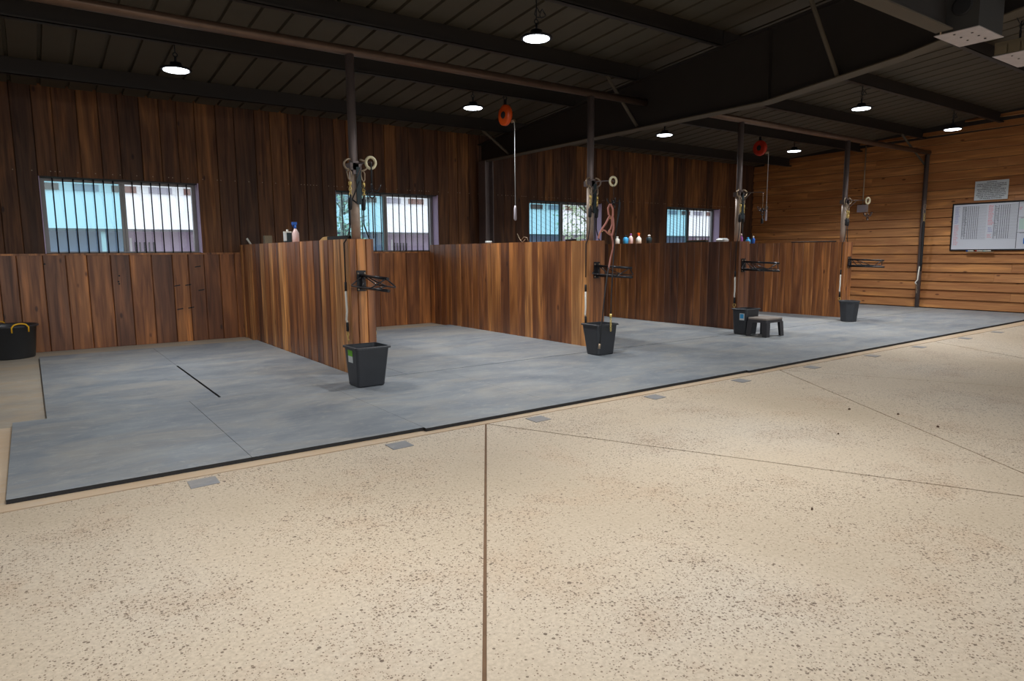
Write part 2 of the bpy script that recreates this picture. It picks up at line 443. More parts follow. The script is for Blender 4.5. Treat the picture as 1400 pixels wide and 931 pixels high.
for wi, (a, b) in enumerate(wins):
    z0, z1 = ZK-.005, ZW
    # window object: lavender reveal lining
    mb = MB()
    mb.box(a, a+.012, 10.83, 11.1, z0, z1); mb.box(b-.014, b, 10.815, 11.1, z0, z1)
    wn = struct('window_%d' % (wi+1), mb, M_LAV)
    MB().box(a+.012, b-.014, 10.83, 11.1, z1-.012, z1).build('head', M_STEEL, wn)
    MB().box(a+.012, b-.014, 10.845, 11.1, z0, z0+.012).build('sill', M_STEEL, wn)
    fr = MB(); A, B, y0, y1 = a+.012, b-.014, 10.99, 11.06
    fr.box(A, A+.052, y0, y1, z0+.012, z1-.012); fr.box(B-.052, B, y0, y1, z0+.012, z1-.012)
    fr.box(A+.052, B-.052, y0, y1, z1-.045, z1-.012); fr.box(A+.052, B-.052, y0, y1, z0+.012, z0+.03)
    fr.build('window_frame', M_ALU, wn)
    mx = (a+b)/2+.0
    MB().box(mx-.035, mx-.003, 11.0, 11.05, z0+.03, z1-.045).box(mx+.0, mx+.032, 10.985, 11.03, z0+.03, z1-.045).build('mullion', M_ALU, wn)
    MB().box(A+.052, mx-.035, 11.03, 11.034, z0+.03, z1-.045).build('pane', M_GLT, wn, label='pane with a blue green tint')
    MB().box(mx+.032, B-.052, 11.01, 11.014, z0+.03, z1-.045).build('pane', M_GLC, wn, label='clear pane')
    for s0, s1 in ((A+.052, mx-.035), (mx+.032, B-.052)):
        for k_ in range(7):
            x = s0+(s1-s0)*(k_+.75)/7.4
            MB().tube([(x, 10.93, z0+.012), (x, 10.93, z1-.012)], .009, 6).build('bar', M_BAR, wn)

# ------------------------------------------------------------------ right wall: horizontal lapped boards
mb = MB().box(XR, XR+.25, YN, 10.84, -.2, 4.95)
mb.v = [(x, y, (3.46+.083*(10.8-y)) if z > 4 else z) for x, y, z in mb.v]
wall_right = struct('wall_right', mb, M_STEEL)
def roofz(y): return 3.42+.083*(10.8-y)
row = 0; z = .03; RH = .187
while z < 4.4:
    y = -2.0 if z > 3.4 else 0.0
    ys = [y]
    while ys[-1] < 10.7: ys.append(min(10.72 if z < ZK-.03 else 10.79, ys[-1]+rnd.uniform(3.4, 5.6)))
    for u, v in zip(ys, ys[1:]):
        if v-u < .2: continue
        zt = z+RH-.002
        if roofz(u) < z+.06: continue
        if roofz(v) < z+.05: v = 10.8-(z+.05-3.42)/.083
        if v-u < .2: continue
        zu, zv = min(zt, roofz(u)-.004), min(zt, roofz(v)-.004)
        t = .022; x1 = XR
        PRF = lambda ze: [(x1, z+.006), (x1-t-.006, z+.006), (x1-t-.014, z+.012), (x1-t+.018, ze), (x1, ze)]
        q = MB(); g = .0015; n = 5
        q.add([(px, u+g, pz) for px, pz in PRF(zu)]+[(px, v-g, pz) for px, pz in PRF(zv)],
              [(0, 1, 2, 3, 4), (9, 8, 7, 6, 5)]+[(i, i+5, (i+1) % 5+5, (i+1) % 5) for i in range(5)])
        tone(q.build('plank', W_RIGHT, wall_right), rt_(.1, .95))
    z += RH; row += 1
mb = MB().box(XL-.2, XL, YN, 11.1, -.2, 3.4)
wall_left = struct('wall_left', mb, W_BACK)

# ------------------------------------------------------------------ roof
ZP = lambda y: 3.22+.083*(10.8-y)          # underside of the purlins
ZD = lambda y: ZP(y)+.2                    # underside of the roof sheets
ceil_ = MB()
ceil_.add([(XL, 11.3, ZD(11.3)+.06), (XR+.3, 11.3, ZD(11.3)+.06), (XR+.3, YN, ZD(YN)+.06), (XL, YN, ZD(YN)+.06)] +
          [(XL, 11.3, ZD(11.3)+.1), (XR+.3, 11.3, ZD(11.3)+.1), (XR+.3, YN, ZD(YN)+.1), (XL, YN, ZD(YN)+.1)],
          [(0, 1, 2, 3), (7, 6, 5, 4), (0, 4, 5, 1), (1, 5, 6, 2), (2, 6, 7, 3), (3, 7, 4, 0)])
ceiling = struct('ceiling', ceil_, M_GROOVE)
x = XL; PW = .915
while x < XR-.01:
    x1 = min(x+PW, XR)
    mb = MB(); ya, yb = 10.82, YN
    prof = []
    for k_ in range(3):
        s0 = x+k_*PW/3; s1 = s0+PW/3
        if s0 >= x1-.05: break
        s1 = min(s1, x1)
        prof += [(s0, .0), (s1-.045, .0), (s1-.038, .03), (s1-.010, .03)]
        prof += [(s1-.002, .0)]
    vs_ = [(px, ya, ZD(ya)+pz) for px, pz in prof]+[(px, yb, ZD(yb)+pz) for px, pz in prof]
    n = len(prof); mb.add(vs_, [(i, i+n, i+n+1, i+1) for i in range(n-1)])
    mb.build('roof_panel', M_ROOF, ceiling); x += PW
PY = [9.8, 8.07, 6.76, 5.38, 3.94, 2.55, 1.15, -.25, -1.65, -3.05, -4.45, -5.85]
XF = 7.0
def purlin(y, x0, x1):
    z = ZP(y); mb = MB()
    # Z profile: lower flange with lip, web, upper flange
    t = .012
    mb.box(x0, x1, y-.005, y+.005, z, z+.2)
    mb.box(x0, x1, y-.07, y-.005, z, z+.008); mb.box(x0, x1, y-.07, y-.062, z, z+.025)
    mb.box(x0, x1, y+.005, y+.07, z+.185, z+.193)
    return mb
for y in PY:
    if y > 9: rng = ((XL, XR),)
    else: rng = ((XL, XF-.005), (XF+.005, XR))
    for a, b in rng: purlin(y, a, b).build('purlin', M_STEEL, ceiling)
# rafter frame: column, tapered web, flanges, braces
rf = thing('rafter', 'dark steel column and deep rafter crossing the ceiling between second and third stalls', 'rafter', (XF, 10.6, 0))
bot = [(10.7, 2.93), (4.75, 2.93), (3.25, 3.09), (2.87, 3.16), (0, 3.62), (-6.4, 4.2)]
web = MB(); tops = [(y, ZP(y)-.004) for y, _ in bot]
pts = bot+tops[::-1]; n = len(pts)
web.add([(XF-.004, y, z) for y, z in pts]+[(XF+.004, y, z) for y, z in pts],
        [(i, i+1, 2*len(bot)-2-i, 2*len(bot)-1-i) for i in range(len(bot)-1)] +
        [(n+i+1, n+i, n+2*len(bot)-1-i, n+2*len(bot)-2-i) for i in range(len(bot)-1)] +
        [(i, i+n, (i+1) % n+n, (i+1) % n) for i in range(n)])
web.build('web', M_STEEL, rf, True)
def flange(pts, name, mat_):
    mb = MB()
    for (ya, za), (yb, zb) in zip(pts, pts[1:]):
        vs_ = [(XF+sx*.09, y, z+dz) for y, z in ((ya, za), (yb, zb)) for dz in (0, -.012) for sx in (-1, 1)]
        mb.add(vs_, [(0, 1, 5, 4), (2, 6, 7, 3), (0, 4, 6, 2), (1, 3, 7, 5), (0, 2, 3, 1), (4, 5, 7, 6)])
    mb.build(name, mat_, rf, True)
flange(bot, 'bottom_flange', M_FLANGE)
flange([(y, z+.008) for y, z in tops], 'top_flange', M_STEEL)
MB().box(XF-.09, XF-.075, 10.45, 10.68, 0, 2.92).box(XF-.075, XF+.075, 10.56, 10.57, 0, 2.92).box(XF+.075, XF+.09, 10.45, 10.68, 0, 2.92).build('column', M_POST, rf, True)
MB().box(XF-.06, XF+.06, 4.7, 4.712, 2.93, ZP(4.7)-.01).build('splice_plate', M_STEEL, rf, True)
for y in (6.76, 3.94, 9.8):
    for s in (-1, 1):
        zb = 2.96 if y > 4.7 else 3.03
        a = Vector((XF+s*.62, y+.02, ZP(y)+.06)); b = Vector((XF+s*.05, y-.04, zb))
        mb = MB(); mb.tube([a, b], .028, 4); mb.build('brace', M_FLANGE, rf, True)
# braces at side wall
for y in (6.6,):
    mb = MB().tube([(XR-1.15, 6.66, ZP(6.75)-.02), (XR-.07, 6.66, 3.02)], .025, 4)
    tag(mb.build('corner_brace', M_FLANGE), 'dark angled brace from ceiling purlin to the board side wall', 'brace')
# low beam with metal boxes at top right
jb = thing('ceiling_beam', 'dark beam crossing top right corner, running into a metal box', 'beam', (5.0, 2.62, 3.02))
MB().box(1.0, 6.24, 2.61, 2.62, 3.03, 3.5).build('web', M_STEEL, jb, True)
MB().box(1.0, 6.24, 2.55, 2.68, 3.018, 3.03).build('flange', M_FLANGE, jb, True)
MB().box(1.0, 6.24, 2.55, 2.68, 3.5, 3.51).build('top_flange', M_STEEL, jb, True)
for k_, (x0, x1, y0, y1, z0, z1, lab) in enumerate(((6.26, 6.76, 2.37, 2.70, 3.0, 3.62, 'square metal box with shiny base and round opening under ceiling'),
                                     (7.36, 7.98, 2.33, 2.66, 3.0, 3.12, 'flat metal box with tan base at the top right edge'))):
    t = thing('metal_box', lab, 'box', ((x0+x1)/2, (y0+y1)/2, z0), 0, 'metal boxes under the ceiling')
    MB().box(x0+.01, x1-.01, y0+.01, y1-.01, z0+.006, z1).build('housing', M_BOXS if k_ == 0 else M_BOXT, t, True)
    MB().box(x0, x1, y0, y1, z0, z0+.006).build('base_plate', M_BOXM, t, True)
    for q in range(6):
        u, v = x0+(.15+.13*q)*(x1-x0), y0+(.3 if q % 2 else .62)*(y1-y0)
        MB().lathe([(.009, 0), (.009, -.004)], (u, v, z0-.001), 8).build('bolt', M_BLACK, t, True)
    if k_ == 0:
        MB().lathe([(.075, 0), (.075, -.012), (.06, -.014)], (x0+.012, (y0+y1)/2-.03, z0+.19), 20, 'x').build('round_opening', M_RUBBER, t, True)
        MB().tube([(x0-.02, y1-.06, z0), (x0-.02, y1-.06, z1+.3)], .006, 6).build('hanger_rod', M_GALV, t, True)
        MB().tube([((x0+x1)/2, (y0+y1)/2, z1), ((x0+x1)/2, (y0+y1)/2, ZP(2.5)+.2)], .03, 8).build('hanger', M_STEEL, t, True)
    else:
        MB().tube([((x0+x1)/2, (y0+y1)/2, z1-.01), ((x0+x1)/2, (y0+y1)/2, ZP(2.5)+.2)], .03, 8).build('hanger', M_STEEL, t, True)
        for q in range(3):
            MB().box(x0-.004, x0+.012, y0+.02+q*.1, y0+.105+q*.1, z0+.012, z0+.09).build('side_panel', M_BOXT, t, True)

# ------------------------------------------------------------------ lamps
def lamp_thing():
    t = thing('high_bay_lamp', '', 'lamp', (0, 0, 0))
    MB().lathe([(.03, .08), (.055, .075), (.065, .04), (.1, .026), (.152, .014), (.156, .0), (.142, -.004), (.138, .0)], n=28).build('housing', M_HOUSE, t)
    MB().lathe([(.126, -.001), (.126, -.006), (.12, -.009)], n=28).build('lens', M_LENS, t)
    MB().torus((0, 0, .155), .022, .006, 'y', 12, 6).tube([(0, 0, .07), (0, 0, .14)], .012, 8).build('hook', M_HOUSE, t)
    return t
def lampbulb(t, p):
    L = bpy.data.lights.new('lamp_light', 'AREA'); L.shape = 'DISK'; L.size = .25; L.energy = p; L.color = LIGHT_COL; L.spread = math.radians(132)
    o = bpy.data.objects.new('lamp_light', L); C.objects.link(o); o.parent = t; o.location = (0, 0, -.022)
def cord(t, top, loops=0):
    mb = MB(); mb.tube([(0, 0, .17), (.0, 0, top*.5+.08), (0.0, 0, top)], .006, 6)
    if loops:
        pts = [(.05*math.cos(a)+.01*a, .02*math.sin(2*a), .24+.04*math.sin(a)) for a in [i*.7 for i in range(16)]]
        mb.tube(pts, .005, 5); mb.tube([(-.16, 0, top+.02), (-.05, 0, top-.03), (.04, 0, top-.02), (.14, 0, top+.0)], .005, 5)
    mb.build('cord', M_HOUSE, t)
l0 = lamp_thing()
LP = [(1.44, 8.07, 3.19, 'round white lamp over the first stall, leftmost of all', 1),
      (5.15, 8.07, 3.23, 'round white lamp over the second stall, left of the orange reel', 1),
      (4.17, 5.38, 3.30, 'largest round white lamp, hanging at the top centre', 1),
      (9.02, 8.07, 3.225, 'round white lamp seen under the rafter, over the third stall', 1),
      (12.9, 8.07, 3.265, 'small round white lamp over the fourth stall, by the tall post', 1),
      (10.3, 5.38, 3.345, 'round white lamp with coiled cord right of the rafter', 1),
      (13.45, 5.38, 3.35, 'round white lamp nearest the board side wall, rightmost', 1),
      (.9, 2.45, 3.55, 'round white lamp over the left of the aisle', 1.05), (3.6, 2.1, 3.55, 'round white lamp over the middle of the aisle', 1.0),
      (9.6, 3.2, 3.6, 'round white lamp over the far end of the aisle', .6),
      (-1.9, 5.38, 3.3, 'round white lamp left of the first stall', .35),
      (.6, -1.0, 3.8, 'round white lamp over the aisle behind', .4), (-3.4, .5, 3.8, 'round white lamp over the near left aisle', .4)]
first = True
for x, y, z, lab, k_ in LP:
    t = l0 if first else dup(l0, (0, 0, 0), lab)
    t.location = (x, y, z); t['label'] = lab; t['group'] = 'round lamps hung from the ceiling'
    first = False
    lm = [c for c in t.children if c.name.startswith('cord')]
    lampbulb_later = None
for i, t in enumerate([o for o in C.objects if o.type == 'EMPTY' and o.get('category') == 'lamp']):
    x, y, z, lab, k_ = next(q for q in LP if q[3] == t['label'])
    lampbulb(t, LAMP_W*k_)
    cord(t, ZP(y)+.02-z, 1 if y < 6 else 0)

# ------------------------------------------------------------------ partitions
parts_x = [(2.62, 2.89), (5.86, 6.12), (8.97, 9.22), (12.08, 12.33)]
ZPT = 1.40
plab = ['brown plank partition nearest the camera, between the first and second stalls', 'orange brown plank partition between second and third stalls, pink halter at its end',
        'dark plank partition with a grey end board beside the step stool', 'far plank partition before the side wall, round bin at its end']
bias = [(0.0, .95, 1.0), (.08, .85, 1.0), (0.0, .7, 1.2), (.15, .85, 1.0)]
for i, (a, b) in enumerate(parts_x):
    t = thing('stall_partition', plab[i], 'partition', ((a+b)/2, 8.6, 0), 0, 'plank stall partitions')
    tone(MB().box(a+.02, b-.02, 6.47, 10.68, .0, ZPT-.002).build('core', W_BACK, t, True), .3)
    ys = cuts(6.45, 10.685, .115, .235)
    lo, hi, bs = bias[i]
    for k_, (u, v) in enumerate(zip(ys, ys[1:])):
        tt = rt_(lo, hi, bs)
        if i == 3: tt = rnd.uniform(.3, .7) if u < 7.9 else (rnd.uniform(0, .15) if rnd.random() < .6 else .4)
        if k_ < 2 and i < 2: tt = .95
        tone(plank_y(u, v, a-rnd.uniform(0, .006), a+.021, .004, ZPT).build('plank', W_PART, t, True), tt)
    ys = cuts(6.47, 10.685, .15, .24)
    for u, v in zip(ys, ys[1:]):
        tone(plank_y(u, v, b+rnd.uniform(0, .005), b-.021, .004, ZPT).build('plank', W_PART, t, True), rt_(lo, hi, bs))
    xs_ = [a+.002, a+.08, a+.18, b-.002] if i == 0 else [a+.002, (a+b)/2+rnd.uniform(-.03, .03), b-.002]
    for k_, (u, v) in enumerate(zip(xs_, xs_[1:])):
        o = plank_x(u, v, 6.448, 6.471, .004, ZPT).build('plank', W_PART, t, True)
        tone(o, (.5, .75, .35)[k_] if i == 0 else (.45, .4)[k_] if i == 1 else (.55, .5)[k_] if i == 3 else .2)
    # dusty top boards
    tone(MB().box(a+.022, b-.022, 6.472, 10.68, ZPT-.002, ZPT).build('top_board', W_PART, t, True), .4)

# ------------------------------------------------------------------ posts and rail
PX = [2.765, 5.99, 9.10, 12.24]
plabel = ['tall steel post rising from the nearest partition', 'tall rusty steel post rising from the second partition', 'tall dark steel post rising from the third partition', 'tall steel post rising from the fourth partition']
for i, x in enumerate(PX):
    t = thing('steel_post', plabel[i], 'post', (x, 6.6, ZPT), 0, 'posts carrying the overhead pipe')
    MB().tube([(x, 6.6, ZPT), (x, 6.6, 3.215)], .044, 14).build('shaft', M_POST, t, True)
    sl = MB(); sl.tube([(x, 6.6, ZPT), (x, 6.6, 2.08)], .0475, 14); sl.build('worn_sleeve', M_SLEEVE, t, True)
    if i in (0, 1, 2): MB().box(x+.0, x+.05, 6.535, 6.56, 1.75, 2.12).build('cover_strip', M_CHAN, t, True)
    MB().box(x-.06, x+.06, 6.54, 6.66, 2.09, 2.16).build('clamp', M_POST, t, True)
    MB().tube([(x-.055, 6.545, 1.80), (x, 6.54, 1.76), (x+.055, 6.545, 1.78)], .008, 6).tube([(x-.05, 6.54, 1.80), (x+.03, 6.53, 1.98)], .006, 6).build('tie_strap', M_RUBBER, t, True)
t = thing('steel_post', 'dark steel post standing on the floor against the board side wall', 'post', (15.43, 6.6, 0), 0, 'posts carrying the overhead pipe')
MB().tube([(15.40, 6.6, .0), (15.40, 6.6, 3.22)], .044, 14).build('shaft', M_POST, t, True)
MB().box(15.32, 15.46, 6.52, 6.68, .0, .012).build('foot_plate', M_POST, t, True)
for a, b, lab in ((-3, XF-.02, 'long rusty overhead pipe above the first two partitions'), (XF+.02, XR-.03, 'overhead pipe beyond the rafter, ending at the side wall')):
    tag(MB().tube([(a, 6.6, 3.255), ((a+b)/2, 6.6, 3.25), (b, 6.6, 3.255)], .047, 14).build('overhead_pipe', M_PIPE), lab, 'pipe')
for a, b in ((-3, XF-.02),):
    pass

# ------------------------------------------------------------------ cross ties
def chain(mb, p0, p1, n=5, r=.011):
    p0, p1 = Vector(p0), Vector(p1)
    for i in range(n):
        c = p0.lerp(p1, (i+.5)/n)
        mb.torus(c, r, .0045, 'y' if i % 2 else 'x', 8, 5, 1, 1.5)
def cross_tie(x, side, label, zbot=.37, y=6.52, loop=True, xe=None):
    """ring on the post, snap, brass swivel chain, grip, rubber cord, white sleeve and end snap"""
    xa = x+side*.085; xe = x+side*.165 if xe is None else xe
    t = thing('cross_tie', label, 'tie', (xa, y, zbot), 0, 'cross ties hanging from the posts')
    if loop:
        pts = [(x+side*(.05+.075*math.sin(a)), 6.56-.02*math.sin(a), 2.14+.055*math.cos(a)) for a in [PI*i/10 for i in range(11)]]
        MB().tube(pts, .010, 8).build('ring', M_GALV, t, True)
    mb = MB(); mb.tube([(xa+side*.005, y+.02, 2.10), (xa+.02, y+.01, 2.06), (xa+.014, y, 2.0), (xa, y, 1.975), (xa-.016, y, 2.0), (xa-.024, y+.01, 2.06)], .007, 6, closed=True)
    mb.build('snap_hook', M_GALV, t, True)
    mb = MB().lathe([(.01, 0), (.018, .008), (.018, .032), (.01, .04)], (xa, y, 1.93), 8)
    chain(mb, (xa, y, 1.93), (xa, y, 1.83), 4, .013); mb.build('brass_swivel', M_BRASS, t, True)
    MB().tube([(xa, y, 1.84), (xa-.002, y, 1.81), (xa-.005, y, 1.80), (xa-.01, y, 1.70), (xa-.01, y, 1.69)], [.01, .012, .024, .021, .01], 8).build('grip', M_RUBBER, t, True)
    MB().tube([(xa-.01, y, 1.70), (xa-.012, y, 1.55), ((xa+xe)/2, y, 1.42), (xe, y, 1.36), (xe, y, .93)], .007, 6).build('cord', M_RUBBER, t, True)
    zb = zbot
    MB().tube([(xe, y, zb+.6), (xe, y, zb+.51)], .013, 8).build('clip', M_RUBBER, t, True)
    MB().tube([(xe, y, zb+.52), (xe+.003, y, zb+.3), (xe-.006, y, zb+.22), (xe+.002, y, zb+.19)], .012, 8).build('white_sleeve', M_WHITE, t, True)
    MB().tube([(xe+.002, y, zb+.19), (xe+.003, y, zb+.1)], .015, 8).build('strap_end', M_RUBBER, t, True)
    mb = MB().torus((xe+.003, y, zb+.07), .024, .005, 'x', 12, 6)
    mb.tube([(xe+.003, y, zb+.05), (xe+.003, y, zb+.02), (xe+.003, y-.014, zb), (xe+.003, y-.02, zb+.018)], .007, 6)
    mb.build('end_snap', M_BRASS, t, True)
    return t
where = ['first', 'second', 'third', 'fourth']
for i, x in enumerate(PX):
    a, b = parts_x[i]
    cross_tie(x, -1, 'black cross tie with white sleeve on the left side of the %s partition post' % where[i], (.37, .235, .34, .30)[i], 6.50, True, a-.028)
    cross_tie(x, 1, 'black cross tie with brass swivel on the right of the %s partition post' % where[i], .35, 6.56, True, b+.028)
# tie on the wall post
t = thing('cross_tie', 'black cross tie with white sleeve down the side wall post', 'tie', (15.36, 6.55, .5), 0, 'cross ties hanging from the posts')
x, y = 15.31, 6.54
MB().torus((x, y, 2.14), .03, .005, 'x', 10, 5, .8, 1.8).torus((x, y, 2.04), .03, .005, 'x', 10, 5, .8, 1.6).build('snap_hook', M_GALV, t, True)
mb = MB(); chain(mb, (x, y, 2.0), (x, y, 1.83), 5, .014); mb.build('brass_swivel', M_BRASS, t, True)
MB().tube([(x, y, 1.84), (x, y, 1.8), (x+.01, y, .98), (x+.01, y, .8)], [.012, .028, .026, .02], 8).build('cord', M_RUBBER, t, True)
MB().tube([(x-.01, y+.02, .9), (x-.01, y+.04, .62), (x-.015, y+.08, .56), (x-.015, y+.05, .52)], .014, 8).build('white_sleeve', M_WHITE, t, True)
mb = MB(); chain(mb, (x-.015, y+.05, .52), (x-.015, y+.04, .33), 4, .015); mb.build('end_snap', M_GALV, t, True)

# ------------------------------------------------------------------ arm with ring, tack hook
def arm(x, i):
    t = thing('hanging_arm', 'thin metal arm %s reaching over the saddle rack on the %s post' % ('with cream ring' if i != 2 else 'without a ring', where[i]), 'arm', (x, 6.18, 2.1), 0, 'arms over the saddle racks')
    MB().tube([(x, 6.56, 2.15), (x, 6.2, 2.13), (x, 6.16, 2.12)], .007, 6).tube([(x, 6.56, 1.98), (x, 6.38, 2.14)], .006, 6).build('rod', M_POST, t, True)
    MB().box(x-.03, x+.03, 6.54, 6.56, 2.05, 2.18).build('bracket', M_POST, t, True)
    if i != 2:
        r = thing('tape_ring', 'cream ring hanging on the end of the arm at the %s post' % where[i], 'ring', (x, 6.18, 2.12), 0, 'cream rings on the arms')
        MB().torus((0, 0, 0), .048, .014, 'y', 22, 10, .95, 1.1).build('ring', M_CREAM, r); r.rotation_euler.z = math.radians(-15)
def tack_hook(x, i, z=1.86):
    t = thing('tack_hook', 'black pronged tack hook hanging below the arm of the %s post' % where[i], 'hook', (x, 6.17, z), 0, 'tack hooks')
    MB().tube([(0, 0, .27), (0, 0, .03)], .008 if i == 0 else .004, 6).build('shank', M_RUBBER if i < 2 else M_GALV, t)
    for k_ in range(4):
        a = PI/4+k_*PI/2+.3; c, s = math.cos(a), math.sin(a)
        MB().tube([(0, 0, .03), (c*.02, s*.02, .0), (c*.05, s*.05, -.01), (c*.075, s*.075, .02), (c*.085, s*.085, .055)], .006, 6).build('prong', M_BLACK, t)
    MB().torus((0, 0, -.045), .028, .008, 'y', 14, 8).build('ring', M_BLACK, t)
    if i in (0,):
        MB().tube([(0, 0, -.07), (0, 0, -.46)], .006, 6).build('cord', M_RUBBER, t)
    if i == 2:
        MB().tube([(0, 0, -.07), (0, 0, -.12), (0, 0, -.13), (0, 0, -.2)], [.005, .005, .018, .018], 8).build('plug', M_RUBBER, t)
for i, x in enumerate(PX):
    arm(x, i); tack_hook(x, i)

# halter and lead ropes on the second hook
hx, hy = 5.98, 6.12
P = lambda px, py, Y=6.12: tuple(at(px, py, 'y', Y))
t = thing('halter', 'pink leather halter hanging from the hook at the second post', 'halter', P(835, 330), 0)
def strap(pts, wd=.011, th=.004):
    mb = MB(); rings = []
    pts = [Vector(p) for p in pts]
    for i, p in enumerate(pts):
        d = (pts[min(i+1, len(pts)-1)]-pts[max(i-1, 0)]).normalized()
        s = d.cross(Vector((0, 1, 0))).normalized()*wd; q = Vector((0, th, 0))
        rings.append([p-s-q, p+s-q, p+s+q, p-s+q])
    return mb.loft(rings)
strap([P(834, 279), P(831, 285), P(832, 293), P(835, 297)]).build('crown_strap', M_HALT, t, True)
strap([P(835, 279, 6.08), P(838, 286, 6.08), P(838, 294, 6.08), P(837, 298, 6.08)]).build('crown_strap', M_HALT, t, True)
strap([P(833, 296), P(829, 304), P(823, 313), P(820, 319), P(818, 326)]).build('cheek_strap', M_HALT, t, True)
strap([P(836, 298), P(837, 306), P(835, 313), P(832, 316), P(836, 322), P(838, 330)]).build('cheek_strap', M_HALT, t, True)
strap([P(838, 297, 6.06), P(839, 306, 6.06), P(839, 312, 6.06), P(837, 322, 6.06)]).build('throat_strap', M_HALT, t, True)
strap([P(822, 314), P(827, 315), P(831, 319), P(834, 321)], .009).build('nose_strap', M_HALT, t, True)
MB().torus(P(834, 297), .016, .004, 'y', 12, 6).torus(P(823, 315), .016, .004, 'y', 12, 6).torus(P(833, 317), .015, .004, 'y', 12, 6).build('metal_rings', M_BRASS, t, True)
strap([P(838, 328), P(838, 340), P(835, 352), P(832, 368, 6.0)], .010).build('lead_strap', M_HALT, t, True)
t = thing('lead_rope', 'black lead rope hanging over the second rack, end on the bin front', 'rope', P(831, 372, 5.95), 0, 'black ropes at the second post')
MB().tube([P(832, 366, 5.95), P(829, 385, 5.85), P(826, 410, 5.80), P(823, 440, 5.78), P(821, 460, 5.775), P(819.5, 475, 5.78)], .0075, 8).build('rope', M_RUBBER, t, True)
MB().tube([P(820, 470, 5.77), P(819, 477, 5.77)], .014, 8).build('rope_end', M_GALV, t, True)
t = thing('lead_rope', 'black lead rope with brass snap hanging beside the pink halter', 'rope', P(840, 380, 6.0), 0, 'black ropes at the second post')
MB().tube([P(847, 276), P(845, 292), P(843, 312), P(840, 335), P(838, 365, 6.05), P(836, 400, 5.9), P(835, 430, 5.79)], .0075, 8).build('rope', M_RUBBER, t, True)
MB().tube([P(848, 276, 6.08), P(847, 290, 6.08), P(844, 305, 6.08), P(842, 318, 6.08)], .008, 8).build('rope_loop', M_RUBBER, t, True)
mb = MB(); mb.tube([P(835, 429, 5.79), P(835, 435, 5.79)], .015, 8); chain(mb, P(835, 436, 5.78), P(835, 453, 5.78), 5, .011); mb.build('brass_snap', M_BRASS, t, True)

# ------------------------------------------------------------------ saddle racks
def rack(x, label):
    t = thing('saddle_rack', label, 'rack', (x, 6.446, .98), 0, 'black folding saddle racks')
    pl = MB(); pl.box(-.05, .05, -.008, 0, -.105, .105); pl.build('back_plate', M_BLACK, t)
    for sx in (-1, 1):
        for sz in (-1, 1):
            MB().lathe([(.009, 0), (.009, -.006), (.005, -.008)], (sx*.036, -.008, sz*.085-.01*(sz > 0)), 8, 'y').build('bolt', M_GALV, t)
    MB().tube([(0, -.01, .06), (0, -.035, .055), (0, -.035, -.07), (0, -.01, -.075)], .013, 8).build('hinge', M_BLACK, t)
    MB().tube([(0, -.03, .055), (0.002, -.62, .035)], .015, 10).build('top_tube', M_BLACK, t)
    MB().tube([(0, -.03, -.07), (.004, -.63, -.078)], .015, 10).build('lower_tube', M_BLACK, t)
    for s in (-1, 1):
        MB().tube([(0, -.05, .055), (s*.125, -.06, -.035), (s*.135, -.08, -.045), (s*.135, -.30, -.05), (s*.135, -.50, -.055), (s*.12, -.53, -.045), (0, -.59, .036)], .007, 6).build('side_rod', M_BLACK, t)
        MB().tube([(0, -.12, .052), (s*.06, -.22, -.0), (s*.134, -.32, -.05)], .006, 6).build('side_rod', M_BLACK, t)
    MB().tube([(-.135, -.30, -.05), (0, -.32, -.075), (.135, -.30, -.05)], .006, 6).build('cross_rod', M_BLACK, t)
    return t
r0 = rack(2.738, 'black wire saddle rack on the end of the nearest partition')
for x, l in ((5.97, 'black saddle rack below the pink halter on the second partition'), (9.06, 'black saddle rack above the step stool on the third partition'), (12.22, 'black saddle rack on the far partition, against the side wall')):
    dup(r0, (x, 6.446, 1.02 if x < 7 else 1.03), l, 'black folding saddle racks')

# ------------------------------------------------------------------ bins
def rrect(x0, x1, y0, y1, z, r, n=4):
    out = []
    for cx_, cy_, a0 in ((x1-r, y1-r, 0), (x0+r, y1-r, PI/2), (x0+r, y0+r, PI), (x1-r, y0+r, 3*PI/2)):
        for k_ in range(n+1):
            a = a0+PI/2*k_/n; out.append((cx_+r*math.cos(a), cy_+r*math.sin(a), z))
    return out
def rbin(base, rim, z1, label, name='waste_bin', r=.03, group='black bins at the partition ends'):
    z0 = MT+.001; t = thing(name, label, 'bin', ((base[0]+base[1])/2, (base[2]+base[3])/2, z0), 0, group)
    e = .004
    I = lambda b, d: (b[0]+d, b[1]-d, b[2]+d, b[3]-d)
    mb = MB(); mb.loft([rrect(*I(base, .008), z0, r), rrect(*base, z0+.01, r), rrect(*I(rim, .016), z1-.02, r),
             rrect(*I(rim, .014), z1-.002, r), rrect(*I(rim, .02), z1-.002, r), rrect(*I(rim, .024), z1-.03, r), rrect(*I(base, .006), z0+.016, r)], True, True)
    mb.build('body', M_PLAST, t, True)
    q = MB(); q.loft([rrect(*I(rim, .012), z1-.02, r), rrect(*rim, z1-.018, r), rrect(*I(rim, .001), z1-.003, r), rrect(*I(rim, .005), z1, r), rrect(*I(rim, .021), z1, r), rrect(*I(rim, .021), z1-.02, r)], False, False)
    q.build('rim', M_PLAST, t, True)
    return t
b1 = rbin((2.375, 2.645, 5.745, 5.985), (2.345, 2.70, 5.70, 6.04), .40, 'black rectangular waste bin with green label by the nearest partition')
